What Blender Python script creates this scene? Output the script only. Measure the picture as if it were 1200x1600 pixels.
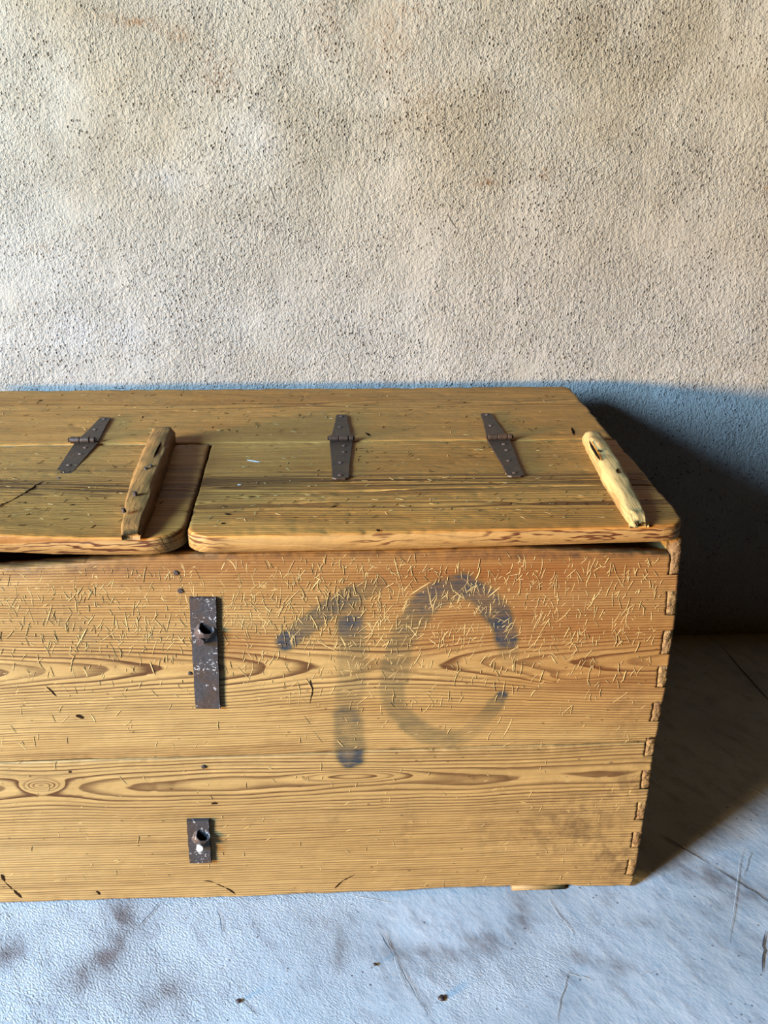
import bpy, bmesh, math, random
import numpy as np
from mathutils import Vector, Matrix

for o in list(bpy.data.objects): bpy.data.objects.remove(o)
SC = bpy.context.scene
COL = SC.collection

# ------------------------------------------------------------------ camera
CF, CP, CR, CY = 1425.0, 0.4016, 0.002, 0.0386      # focal length in px (1200x1600), pitch, roll, yaw
CAMLOC = np.array([0.0, 0.0, 1.25])
cam = bpy.data.cameras.new('camera'); camo = bpy.data.objects.new('camera', cam); COL.objects.link(camo)
cam.sensor_fit = 'VERTICAL'; cam.sensor_height = 36.0; cam.lens = CF / 1600 * 36.0
cam.clip_start = 0.05; cam.clip_end = 200
cy, sy = math.cos(CY), math.sin(CY); cp, sp = math.cos(CP), math.sin(CP); cr, sr = math.cos(CR), math.sin(CR)
fwd = Vector((sy * cp, cy * cp, -sp)); dwn = Vector((-sy * sp, -cy * sp, -cp)); rgt = Vector((cy, -sy, 0))
R2, D2 = rgt * cr + dwn * -sr, rgt * sr + dwn * cr
camo.matrix_world = Matrix(((R2.x, -D2.x, -fwd.x, CAMLOC[0]), (R2.y, -D2.y, -fwd.y, CAMLOC[1]), (R2.z, -D2.z, -fwd.z, CAMLOC[2]), (0, 0, 0, 1)))
SC.camera = camo

def ray(u, v):
    a, b = (u - 600) / CF, (v - 800) / CF
    d = fwd + R2 * a + D2 * b
    return np.array(d)
def at(axis, val, u, v):                              # where the sight line of a photo pixel meets a real plane
    d = ray(u, v); t = (val - CAMLOC[axis]) / d[axis]
    return CAMLOC + t * d

# ------------------------------------------------------------------ world, lamps, exposure
W = bpy.data.worlds.new('world'); SC.world = W; W.use_nodes = True
bg = W.node_tree.nodes['Background']; bg.inputs[0].default_value = (1.0, 0.52, 0.08, 1); bg.inputs[1].default_value = 0.050

def area_light(name, loc, target, sx, sz, color, power):
    l = bpy.data.lights.new(name, 'AREA'); l.shape = 'RECTANGLE'; l.size = sx; l.size_y = sz
    l.color = color; l.energy = power
    o = bpy.data.objects.new(name, l); COL.objects.link(o); o.location = loc
    o.rotation_euler = (Vector(target) - Vector(loc)).to_track_quat('-Z', 'Y').to_euler()
    return o
AZ = Vector((-0.838, -0.545, 0))                      # towards the window, left of and behind the camera
c0 = Vector((0.2, 1.35, 0.70))
# the sky in the upper part of the window
area_light('window_sky_light', c0 + AZ * 3.7 + Vector((0, 0, 1.28)), c0, 1.0, 1.15, (0.36, 0.64, 1.0), 1060)
# the far sunlit ground on the horizon, seen through the lower part of the window
area_light('sunlit_horizon_light', c0 + AZ * 36 + Vector((0, 0, 2.6)), c0, 8.0, 2.6, (1.0, 0.63, 0.20), 68000)

SC.view_settings.view_transform = 'Standard'
SC.view_settings.look = 'None'
SC.view_settings.gamma = 1.0
SC.view_settings.use_curve_mapping = False
SC.view_settings.exposure = 0.0

# ------------------------------------------------------------------ numpy noise
def vnoise(x, y, seed=0):
    rs = np.random.RandomState(seed); T = rs.rand(256, 256)
    xi = np.floor(x).astype(int); yi = np.floor(y).astype(int)
    fx = x - xi; fy = y - yi
    fx = fx * fx * (3 - 2 * fx); fy = fy * fy * (3 - 2 * fy)
    g = lambda i, j: T[i % 256, j % 256]
    return (g(xi, yi) * (1 - fx) + g(xi + 1, yi) * fx) * (1 - fy) + (g(xi, yi + 1) * (1 - fx) + g(xi + 1, yi + 1) * fx) * fy
def fbm(x, y, seed=0, oct=4):
    s = 0; a = 1; t = 0
    for k in range(oct):
        s = s + a * (vnoise(x * 2 ** k + 17.3 * k, y * 2 ** k + 5.1 * k, seed + k) - .5); t += a; a *= .5
    return s / t * 2
def sstep(a, b, x):
    t = np.clip((x - a) / (b - a), 0, 1); return t * t * (3 - 2 * t)

# ------------------------------------------------------------------ shader building helper
class S:
    def __init__(s, nt, k): s.nt, s.k = nt, k
    def _m(s, op, *a):
        n = s.nt.nodes.new('ShaderNodeMath'); n.operation = op
        for i, v in enumerate((s,) + a):
            if isinstance(v, S): s.nt.links.new(v.k, n.inputs[i])
            else: n.inputs[i].default_value = v
        return S(s.nt, n.outputs[0])
    def __add__(s, o): return s._m('ADD', o)
    __radd__ = __add__
    def __sub__(s, o): return s._m('SUBTRACT', o)
    def __rsub__(s, o): return (s * -1.0) + o
    def __mul__(s, o): return s._m('MULTIPLY', o)
    __rmul__ = __mul__
    def __truediv__(s, o): return s._m('DIVIDE', o)
    def pw(s, o): return s._m('POWER', o)
    def fract(s): return s._m('FRACT')
    def floor(s): return s._m('FLOOR')
    def sqrt(s): return s._m('SQRT')
    def abs(s): return s._m('ABSOLUTE')
    def exp(s): return s._m('EXPONENT')
    def mx(s, o): return s._m('MAXIMUM', o)
    def mn(s, o): return s._m('MINIMUM', o)
    def clamp(s): return s.mx(0.0).mn(1.0)
    def ss(s, a, b):
        n = s.nt.nodes.new('ShaderNodeMapRange'); n.interpolation_type = 'SMOOTHSTEP'
        s.nt.links.new(s.k, n.inputs[0]); n.inputs[1].default_value = a; n.inputs[2].default_value = b
        return S(s.nt, n.outputs[0])
ALB = 0.44                                            # overall reflectance, kept low so less bounce fills the shadows
class Mat:
    def __init__(s, name):
        s.m = bpy.data.materials.new(name); s.m.use_nodes = True; s.nt = s.m.node_tree
        s.b = s.nt.nodes['Principled BSDF']; s.nrm = None
    def pos(s, off=(0, 0, 0)):
        tc = s.nt.nodes.new('ShaderNodeTexCoord'); sep = s.nt.nodes.new('ShaderNodeSeparateXYZ')
        s.nt.links.new(tc.outputs['Object'], sep.inputs[0])
        return [S(s.nt, sep.outputs[i]) + off[i] for i in range(3)]
    def vec(s, *a):
        n = s.nt.nodes.new('ShaderNodeCombineXYZ')
        for i, v in enumerate(a):
            if isinstance(v, S): s.nt.links.new(v.k, n.inputs[i])
            else: n.inputs[i].default_value = v
        return n.outputs[0]
    def noise(s, v, scale=1.0, det=2.0, rough=.5, dist=0.0):
        n = s.nt.nodes.new('ShaderNodeTexNoise'); s.nt.links.new(v, n.inputs['Vector'])
        n.inputs['Scale'].default_value = scale; n.inputs['Detail'].default_value = det
        n.inputs['Roughness'].default_value = rough; n.inputs['Distortion'].default_value = dist
        return S(s.nt, n.outputs[0])
    def voro(s, v, scale=1.0, feature='F1', rnd=1.0):
        n = s.nt.nodes.new('ShaderNodeTexVoronoi'); n.feature = feature; s.nt.links.new(v, n.inputs['Vector'])
        n.inputs['Scale'].default_value = scale; n.inputs['Randomness'].default_value = rnd
        return S(s.nt, n.outputs['Distance'])
    def attr(s, name):
        n = s.nt.nodes.new('ShaderNodeAttribute'); n.attribute_name = name
        return S(s.nt, n.outputs['Fac'])
    def mix(s, f, a, b, mode='MIX'):
        n = s.nt.nodes.new('ShaderNodeMix'); n.data_type = 'RGBA'; n.blend_type = mode; n.clamp_factor = True
        for i, v in ((0, f), (6, a), (7, b)):
            if isinstance(v, S): s.nt.links.new(v.k, n.inputs[i])
            elif hasattr(v, 'is_output'): s.nt.links.new(v, n.inputs[i])
            elif i == 0: n.inputs[0].default_value = v
            else: n.inputs[i].default_value = (*v, 1)
        return n.outputs[2]
    def bump(s, h, dist, strength=1.0):
        n = s.nt.nodes.new('ShaderNodeBump'); s.nt.links.new(h.k, n.inputs['Height'])
        n.inputs['Distance'].default_value = dist; n.inputs['Strength'].default_value = strength
        if s.nrm is not None: s.nt.links.new(s.nrm, n.inputs['Normal'])
        s.nrm = n.outputs[0]
    def done(s, col, rough=.6, metal=0.0, spec=.3):
        col = s.mix(1.0, col, (ALB, ALB, ALB), 'MULTIPLY')
        if hasattr(col, 'is_output'): s.nt.links.new(col, s.b.inputs['Base Color'])
        else: s.b.inputs['Base Color'].default_value = (*col, 1)
        if isinstance(rough, S): s.nt.links.new(rough.k, s.b.inputs['Roughness'])
        else: s.b.inputs['Roughness'].default_value = rough
        s.b.inputs['Metallic'].default_value = metal
        s.b.inputs['Specular IOR Level'].default_value = spec * .6
        if s.nrm is not None: s.nt.links.new(s.nrm, s.b.inputs['Normal'])
        return s.m
def lin(r, g, b):
    f = lambda c: (c / 255 / 12.92) if c / 255 <= .04045 else ((c / 255 + .055) / 1.055) ** 2.4
    return (f(r), f(g), f(b))

# ------------------------------------------------------------------ places (metres)
YF, YB, YW = 1.216, 1.984, 2.080                      # chest front, chest back, plaster wall
XR, XL = 0.493, -0.92                                 # chest right and left ends
ZT, LT = 0.710, 0.026                                 # top of the lids, thickness of top boards
YSEAM = 1.607                                         # hinge line
O = np.array([-0.21, 1.60, 0.0])                      # foot of the chest

# ------------------------------------------------------------------ materials
def wood(name, across, c, d0, spacing, early, late, warm, seed, contrast=1.0, d_amp=.06, knots=(), streaks=(), bump=.0006, attrs=False, wob=.006, edgefig=False, ramp=None):
    m = Mat(name); P = m.pos(O); x = P[0]
    a = P[2] if across == 'z' else P[1]
    dep = (P[1] - YF) if across == 'z' else (ZT - P[2])
    n1 = m.noise(m.vec(x * 1.1, a * 1.5, seed), 1, 1) - .5
    nd = m.noise(m.vec(x * 1.5 + seed * 3.1, seed * .7, 0.0), 1, 2) - .5
    w = m.noise(m.vec(x * 3.0, a * 14.0, dep * 20.0 + seed), 1, 3, .55) - .5
    w2 = m.noise(m.vec(x * 9.0, a * 60.0, dep * 60.0 + seed), 1, 2) - .5
    off = a - c + n1 * .035
    d = dep + d0 + nd * d_amp
    if ramp: d = d + (((x - ramp[0]).pw(2.0) + .004).sqrt()) * ramp[1]
    for (kx, ka, rx, ra, amp) in knots:
        g = (((x - kx) / rx).pw(2.0) + ((a - ka) / ra).pw(2.0)) * -1.0
        d = d + g.exp() * amp
    r = (off * off + d * d).sqrt() + w * wob + w2 * .0012
    q = r / spacing
    t = q.fract()
    dark = t.ss(.35, .86) * (1.0 - t.ss(.90, 1.0))
    ringv = m.noise(m.vec(q.floor() * .73, x * .6, seed), 1, 1)
    near = (off / .045).abs().ss(.3, 2.2)             # cathedral figure is bolder than the straight grain
    amp = (ringv.ss(.25, .75) * .6 + .45) * (1.0 - near * .22) * contrast
    # fibres
    fib = m.noise(m.vec(x * 14.0, a * 900.0, dep * 900.0 + seed), 1, 2, .6)
    big = m.noise(m.vec(x * 1.4, a * 7.0, seed + 3.3), 1, 3, .6)
    mid = m.noise(m.vec(x * 5.0, a * 40.0, seed + 9.0), 1, 3, .6)
    f = (dark * amp * 1.1 + (fib - .5) * .75).clamp()
    col = m.mix(big.ss(.3, .72), early, warm)
    col = m.mix(mid.ss(.5, .8) * .35, col, late)
    hi = m.noise(m.vec(x * 2.6, a * 170.0, seed + 21.0), 1, 3, .65)
    col = m.mix(hi.ss(.54, .70) * .5, col, tuple(min(1., v * 1.35) for v in early))
    col = m.mix(hi.ss(.46, .32) * .4, col, tuple(v * .55 for v in warm))
    col = m.mix(f, col, late)
    for (ka, half, k) in streaks:                     # weathered dark bands of open grain
        sn = m.noise(m.vec(x * 2.2, a * 260.0, seed + 5.0), 1, 3, .6)
        g = (((a - ka) / half).pw(2.0) * -1.0).exp()
        col = m.mix(g * sn.ss(.42, .57) * k, col, lin(70, 36, 12))
    # specks, worm holes
    sp = m.voro(m.vec(x * 30.0, a * 45.0, seed), 1)
    col = m.mix((1.0 - sp.ss(.05, .10)) * .55, col, lin(52, 32, 16))
    h = dark * -.6 + fib * .8
    if edgefig:                                       # the flat figure where the worn front edge cuts across the rings
        col = m.mix(dep.ss(.0015, .006) * .75, col, (0.42, 0.25, 0.088))
        w3 = m.noise(m.vec(x * 9.0, dep * 60.0, seed), 1, 3, .55) - .5
        t3 = ((dep + w3 * .060) / .0100).fract()
        dk = t3.ss(.45, .75) * (1.0 - t3.ss(.86, 1.0)) * dep.ss(.0015, .004) * (1.0 - dep.ss(.019, .024)) * m.noise(m.vec(x * 4.0, seed, 0.0), 1, 2).ss(.35, .55)
        col = m.mix(dk * .95, col, lin(84, 36, 12)); h = h - dk * .6
    if attrs:
        pt = m.attr('paint'); dirt = m.attr('dirt'); tan = m.attr('tan')
        col = m.mix(tan * (big * .5 + .6), col, lin(122, 66, 22), 'MIX')
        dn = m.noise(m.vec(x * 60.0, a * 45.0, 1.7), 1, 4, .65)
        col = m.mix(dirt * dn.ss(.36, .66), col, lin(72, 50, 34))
        pn = m.noise(m.vec(x * 22.0, a * 160.0, 4.2), 1, 4, .7)
        pn2 = m.noise(m.vec(x * 30.0, a * 30.0, 8.2), 1, 3, .6)
        pf = (pt * (pn * 1.7 + pn2 * 1.0 - .45)).clamp()
        col = m.mix((pf * .92).clamp(), col, m.mix((pt * .9 + pn2 * .5).ss(.75, 1.15), lin(58, 62, 46), lin(20, 44, 60)))
    m.bump(h, bump, .8)
    lump = m.noise(m.vec(x * 20.0, a * 45.0, dep * 30.0 + seed), 1, 3, .6)
    m.bump(lump, .0035, .5)
    return m.done(col, .55, 0, .25)

k = lambda u, v: at(1, YF, u, v)
kz = lambda v, u=500: float(at(1, YF, u, v)[2])
E1, L1, W1 = (0.43, 0.272, 0.098), (0.085, 0.034, 0.010), (0.33, 0.172, 0.048)
p1, p2, p3, p4 = k(65, 1228), k(890, 1062), k(200, 1052), k(560, 1212)
M_UP = wood('pine_front_upper', 'z', kz(1046), .060, .0043, E1, L1, W1, 1.3, 1.0, .030,
            knots=[(p2[0], p2[2], .06, .012, -.010)], attrs=True, ramp=(k(600, 1040)[0], -.055))
M_LO = wood('pine_front_lower', 'z', kz(1222), .036, .0050, (0.43, 0.280, 0.108), L1, (0.36, 0.222, 0.078), 6.1, 1.0, .06,
            knots=[(p1[0], p1[2], .028, .011, .022), (p4[0], p4[2], .09, .012, -.018)], attrs=True)
E2, L2, W2 = (0.70, 0.330, 0.070), (0.150, 0.047, 0.008), (0.52, 0.210, 0.036)
M_LID = wood('pine_lid', 'y', 1.372, .024, .0058, E2, L2, W2, 3.7, 1.0, .03, streaks=[(1.400, .040, .9)], bump=.0009)
M_LIDF = wood('pine_lid_front', 'y', 1.300, .030, .0064, E2, L2, (0.47, 0.175, 0.028), 8.7, .85, .03, streaks=[(1.362, .016, .8)], bump=.0008, wob=.010, edgefig=True)
M_LIDL = wood('pine_lid_left', 'y', 1.345, .026, .0058, E2, L2, W2, 13.3, 1.0, .03, streaks=[(1.385, .040, 1.0), (1.47, .02, .5)], bump=.0009, wob=.008, edgefig=True)
M_TOP = wood('pine_top_rail', 'y', 1.85, .06, .0052, (0.62, 0.295, 0.068), L2, (0.48, 0.20, 0.038), 11.2, .75, .04, bump=.0007)
M_SIDE = wood('pine_side', 'z', .3, .05, .006, E1, L1, W1, 15.2, .7, .05)

def cleat_mat(name, early, late, seed, patch=.35):
    m = Mat(name); x, y, z = m.pos(O)
    n = m.noise(m.vec(x * 260.0, y * 9.0, z * 260.0 + seed), 1, 3, .6)
    b = m.noise(m.vec(x * 20.0, y * 12.0, z * 30.0 + seed), 1, 3, .6)
    col = m.mix(n.ss(.45, .75) * .8, early, late); col = m.mix(b.ss(.48, .66) * patch, col, late)
    m.bump(n, .0012, .7); m.bump(b, .003, .5)
    return m.done(col, .6, 0, .2)
M_CL = cleat_mat('weathered_batten', (0.36, 0.175, 0.048), (0.12, 0.055, 0.020), 1.0)
M_CR = cleat_mat('pale_batten', (0.58, 0.385, 0.145), (0.30, 0.150, 0.045), 4.0, .7)

def endgrain():
    m = Mat('end_grain'); x, y, z = m.pos(O)
    n = m.noise(m.vec(x * 120.0, y * 60.0, z * 120.0), 1, 4, .65)
    b = m.noise(m.vec(x * 20.0, y * 20.0, z * 25.0), 1, 2)
    col = m.mix(n.ss(.35, .7), (0.38, 0.235, 0.095), (0.13, 0.072, 0.034))
    col = m.mix(b.ss(.4, .6) * .5, col, (0.21, 0.11, 0.052))
    m.bump(n, .006, 1.0)
    return m.done(col, .8, 0, .1)
M_END = endgrain()
def simple(name, col, rough=.7, metal=0., spec=.2, var=.3, scale=90., bump=.0008):
    m = Mat(name); x, y, z = m.pos()
    n = m.noise(m.vec(x, y, z), scale, 4, .6)
    c = m.mix(n.ss(.3, .7), tuple(v * (1 - var) for v in col), tuple(v * (1 + var) for v in col))
    m.bump(n, bump, .7)
    return m.done(c, rough, metal, spec)
M_RAW = simple('raw_scratched_wood', (0.56, 0.38, 0.155), .7, 0, .1, .15)
M_VOID = simple('dark_crack', (0.025, 0.014, 0.008), .9, 0, 0.0)
M_GREYCRACK = simple('grey_crack', (0.11, 0.10, 0.10), .9, 0, 0.0)
M_PIT = simple('wall_crack', (0.10, 0.075, 0.06), .9, 0, 0.0)
def iron(name, base, rust, flecks, seed):
    m = Mat(name); x, y, z = m.pos()
    n = m.noise(m.vec(x, y, z + seed), 130, 4, .65)
    b = m.noise(m.vec(x, y, z + seed), 30, 3, .6)
    col = m.mix(b.ss(.42, .66), base, rust)
    col = m.mix(n.ss(.5, .75) * .6, col, tuple(v * .35 for v in base))
    if flecks:
        f = m.noise(m.vec(x, y, z + seed + 7), 240, 3, .6); g = m.noise(m.vec(x, y, z + seed + 3), 42, 2)
        col = m.mix(f.ss(.58, .64) * g.ss(.44, .56), col, (0.40, 0.39, 0.39))
    m.bump(n, .0012, .8)
    return m.done(col, .50, .1, .4)
M_HINGE = iron('rusty_hinge_iron', (0.052, 0.030, 0.019), (0.078, 0.040, 0.020), False, 0.)
M_PLATE = iron('painted_flecked_iron', (0.050, 0.044, 0.046), (0.062, 0.040, 0.030), True, 3.)
M_LUG = iron('polished_lug_iron', (0.085, 0.058, 0.050), (0.085, 0.040, 0.028), True, 6.)
M_NAIL = iron('nail_iron', (0.050, 0.035, 0.032), (0.075, 0.040, 0.028), False, 9.)
M_SHINE = simple('worn_bright_iron', (0.45, 0.38, 0.33), .35, .8, .5, .2)
M_WHITE = simple('white_paint', (0.80, 0.77, 0.70), .6, 0, .2, .1)

def plaster():
    m = Mat('limewash_plaster'); x, y, z = m.pos()
    v = m.vec(x, y, z)
    g1 = m.noise(v, 260, 3, .6, .2)                    # sandy grain
    g2 = m.noise(m.vec(x * 1.0, y, z * .8), 130, 3, .6)
    rough = m.noise(m.vec(x, y, z), 4.5, 3, .6)
    vo = m.voro(m.vec(x, y, z), 125)
    b1 = m.noise(m.vec(x, y, z + 2), 3.2, 5, .62)
    b2 = m.noise(m.vec(x * 1.0, y, z * .75 + 9), 8.5, 4, .65)
    b3 = m.noise(m.vec(x + 5, y, z), 1.6, 3, .6)
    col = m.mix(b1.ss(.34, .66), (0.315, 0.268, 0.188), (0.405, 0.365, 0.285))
    col = m.mix(b2.ss(.50, .72) * .40, col, (0.24, 0.195, 0.140))
    col = m.mix(b3.ss(.50, .68) * .35, col, (0.39, 0.30, 0.18))
    low = z.ss(1.35, .75)                               # whitish lower plaster, graded to paint in sky light fading with height
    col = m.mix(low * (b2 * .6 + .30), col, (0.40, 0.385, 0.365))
    pits = (1.0 - vo.ss(.12, .40)) * g2.ss(.47, .60) * b2.ss(.35, .60)
    col = m.mix(pits * .75, col, (0.09, 0.065, 0.045))
    st = m.attr('stain')
    col = m.mix(st * g2.ss(.36, .6), col, (0.24, 0.105, 0.03))
    wh = m.attr('white')
    col = m.mix(wh * b2.ss(.35, .6), col, (0.50, 0.49, 0.47))
    h = g1 * .5 + g2 * .9 - pits * .8
    m.bump(h * (rough.ss(.3, .62) * .65 + .45), .0098, 1.0)
    m.bump(b2, .006, .4)
    return m.done(col, .9, 0, .05)
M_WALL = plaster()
def concrete():
    m = Mat('troweled_concrete'); x, y, z = m.pos()
    v = m.vec(x, y, z)
    n1 = m.noise(v, 5, 5, .6); n2 = m.noise(m.vec(x * 1.6 + y, (x - y) * .5, z), 22, 4, .65)
    n3 = m.noise(v, 210, 4, .65); n4 = m.noise(m.vec((x + y) * 1.0, (x - y) * .40, 0.0), 250, 3, .6)
    sp = m.voro(v, 60)
    left = m.noise(m.vec(x * .6, y, 3.0), 3, 2) + x * -.55
    rg = left.ss(.40, .75)                              # rough skimmed part on the left, smooth trowelled on the right
    col = m.mix(n1.ss(.3, .7), (0.47, 0.46, 0.445), (0.62, 0.61, 0.595))
    col = m.mix(n2.ss(.50, .74) * .6, col, (0.30, 0.265, 0.255)); col = m.mix(n1.ss(.52, .70) * n2.ss(.40, .60) * .5, col, (0.36, 0.315, 0.30))
    st = m.attr('stain')
    col = m.mix((st * (n2.ss(.3, .6) * 1.0 + .35)).clamp(), col, (0.20, 0.155, 0.14))
    spn = m.noise(v, 9, 2)
    col = m.mix((1.0 - sp.ss(.06, .16)) * spn.ss(.45, .6) * .9, col, (0.12, 0.095, 0.09))
    m.bump((n3 * .7 + n4 * .8) * (rg * .85 + .05), .0048, 1.0)
    m.bump(n1, .012, .4); m.bump(n2, .0022, .5)
    return m.done(col, .62, 0, .3)
M_FLOOR = concrete()

# ------------------------------------------------------------------ mesh helpers
def link(name, verts, faces, mats, parent=None, matidx=None, attrs=None, smooth=True, loc=None):
    me = bpy.data.meshes.new(name)
    o_ = O if loc is None else np.array(loc, float)
    v = np.asarray(verts, float) - o_
    me.from_pydata(v.tolist(), [], faces)
    for mm in (mats if isinstance(mats, (list, tuple)) else [mats]): me.materials.append(mm)
    if matidx is not None: me.polygons.foreach_set('material_index', np.asarray(matidx, np.int32))
    me.polygons.foreach_set('use_smooth', np.full(len(me.polygons), smooth))
    for kx, arr in (attrs or {}).items():
        at_ = me.attributes.new(kx, 'FLOAT', 'POINT'); at_.data.foreach_set('value', np.asarray(arr, np.float32))
    me.update()
    ob = bpy.data.objects.new(name, me); COL.objects.link(ob)
    if parent is None:
        ob.location = o_
    else:
        ob.parent = parent
        wp = np.array(parent.get('_w', O)); ob.location = o_ - wp
    ob['_w'] = o_.tolist()
    return ob

def board(L, R, B0, B1, bn, an, surf, thick, place, r=.006, attr_fn=None, seed=0, wear=.0, near=1., far=1.):
    """board as a dense face with worn round edges: L/R(b) end lines, B0/B1(a) long edges"""
    bn = np.asarray(bn); b0m, b1m = bn[0], bn[-1]
    s = np.asarray(an); nt_, ns = len(bn), len(s)
    t = (bn - b0m) / (b1m - b0m)
    Lb = np.array([L(b) for b in bn])[:, None]; Rb = np.array([R(b) for b in bn])[:, None]
    A = Lb + (Rb - Lb) * s[None, :]
    lo = B0(A); hi = B1(A)
    Bv = lo + (hi - lo) * t[:, None]
    d = np.minimum(np.minimum(A - Lb, Rb - A), np.minimum((Bv - lo) * near, (hi - Bv) * far))
    rr = r * (1 + .5 * fbm(A * 30, Bv * 30, seed + 50, 3))
    dd = np.clip(d, 0, rr)
    H = -(rr - np.sqrt(np.maximum(rr * rr - (rr - dd) ** 2, 0)))
    edge = np.exp(-d / .012)
    H = H + surf(A, Bv) - wear * edge * np.clip(fbm(A * 45, Bv * 45, seed + 80, 3), 0, 1)
    top = place(A, Bv, H).reshape(-1, 3)
    per = [(0, j) for j in range(ns)] + [(i, ns - 1) for i in range(1, nt_)] + [(nt_ - 1, j) for j in range(ns - 2, -1, -1)] + [(i, 0) for i in range(nt_ - 2, 0, -1)]
    pi = [i * ns + j for i, j in per]
    Hb = np.full_like(A, -thick) + (surf(A, Bv) if getattr(surf, 'bend', False) else 0)
    bot = place(A, Bv, Hb).reshape(-1, 3)[pi]
    n0 = len(top)
    V = np.vstack([top, bot]); F = []
    idx = np.arange(nt_ * ns).reshape(nt_, ns)
    q = np.stack([idx[:-1, :-1], idx[:-1, 1:], idx[1:, 1:], idx[1:, :-1]], -1).reshape(-1, 4)
    F = q.tolist()
    npn = len(pi)
    for i in range(npn):
        j = (i + 1) % npn
        F.append([pi[i], n0 + i, n0 + j, pi[j]])
    F.append([n0 + i for i in range(npn)][::-1])
    at_ = attr_fn(A.ravel(), Bv.ravel()) if attr_fn else {}
    at_ = {kk: np.concatenate([vv, np.zeros(npn)]) for kk, vv in at_.items()}
    return V, F, at_

def edges_grid(n, r=.012, length=1.0, m=5):
    """0..1 positions, denser near both ends"""
    e = np.linspace(0, r / length, m)
    return np.unique(np.concatenate([e ** 1.0, np.linspace(r / length, 1 - r / length, n), 1 - e]))

def ribbon(pts, width, place, h=.0004, lift=.00005, taper=True):
    """little raised burr or crack line along pts (plane coords)"""
    pts = np.asarray(pts, float); n = len(pts)
    tg = np.gradient(pts, axis=0); tg /= np.linalg.norm(tg, axis=1)[:, None] + 1e-9
    nm = np.stack([-tg[:, 1], tg[:, 0]], 1)
    w = np.full(n, width / 2)
    if taper: w = w * np.clip(np.sin(np.linspace(.12, math.pi - .12, n)) * 1.3, .15, 1)
    V = []; F = []
    for i in range(n):
        for sgn, hh in ((-1, lift), (0, h), (1, lift)):
            q = pts[i] + nm[i] * w[i] * sgn
            V.append(place(q[0], q[1], hh))
    for i in range(n - 1):
        for j in range(2):
            F.append([i * 3 + j, i * 3 + j + 1, i * 3 + 4 + j, i * 3 + 3 + j])
    return V, F
class Acc:
    """adds marks with their own material to a board mesh"""
    def __init__(s, V, F): s.V = [np.asarray(V)]; s.F = list(F); s.n = len(V); s.mi = [0] * len(F)
    def add(s, V, F, mi):
        s.V.append(np.asarray(V, float).reshape(-1, 3)); s.F += [[i + s.n for i in f] for f in F]; s.n += len(V); s.mi += [mi] * len(F)
    def out(s): return np.vstack(s.V), s.F, s.mi

def bm_obj(name, bm, mats, parent, loc=None, smooth=True):
    bmesh.ops.recalc_face_normals(bm, faces=bm.faces)
    bm.verts.ensure_lookup_table()
    V = [v.co[:] for v in bm.verts]; F = [[v.index for v in f.verts] for f in bm.faces]; mi = [f.material_index for f in bm.faces]
    sm = smooth
    bm.free()
    return link(name, V, F, mats, parent, matidx=mi, smooth=sm, loc=loc)
def bm_box(bm, c, s, M=None, mi=0):
    g = bmesh.ops.create_cube(bm, size=1.0)
    for v in g['verts']:
        v.co = Vector((v.co.x * s[0], v.co.y * s[1], v.co.z * s[2]))
        if M: v.co = M @ v.co
        v.co += Vector(c)
    for f in {f for v in g['verts'] for f in v.link_faces}: f.material_index = mi
    return g['verts']
def bm_cyl(bm, c, r, h, axis, seg=14, r2=None, mi=0):
    g = bmesh.ops.create_cone(bm, cap_ends=True, segments=seg, radius1=r, radius2=r if r2 is None else r2, depth=h)
    q = Vector((0, 0, 1)).rotation_difference(Vector(axis).normalized())
    for v in g['verts']: v.co = q @ v.co + Vector(c)
    for f in {f for v in g['verts'] for f in v.link_faces}: f.material_index = mi
    return g['verts']
def bevel(bm, w, seg=2):
    bmesh.ops.bevel(bm, geom=list(bm.edges), offset=w, segments=seg, affect='EDGES', clamp_overlap=True)

# ------------------------------------------------------------------ the setting: floor and wall
def dense(lo, hi, a, b, step, far):
    return np.unique(np.concatenate([np.linspace(lo, a, far), np.arange(a, b, step), np.linspace(b, hi, far)]))
def segdist(px, py, a, b):
    a = np.array(a[:2]); b = np.array(b[:2]); d = b - a
    t = np.clip(((px - a[0]) * d[0] + (py - a[1]) * d[1]) / (d @ d + 1e-12), 0, 1)
    return np.hypot(px - a[0] - t * d[0], py - a[1] - t * d[1])
def grid_faces(n, m):
    idx = np.arange(n * m).reshape(n, m)
    return np.stack([idx[:-1, :-1], idx[:-1, 1:], idx[1:, 1:], idx[1:, :-1]], -1).reshape(-1, 4).tolist()

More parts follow.
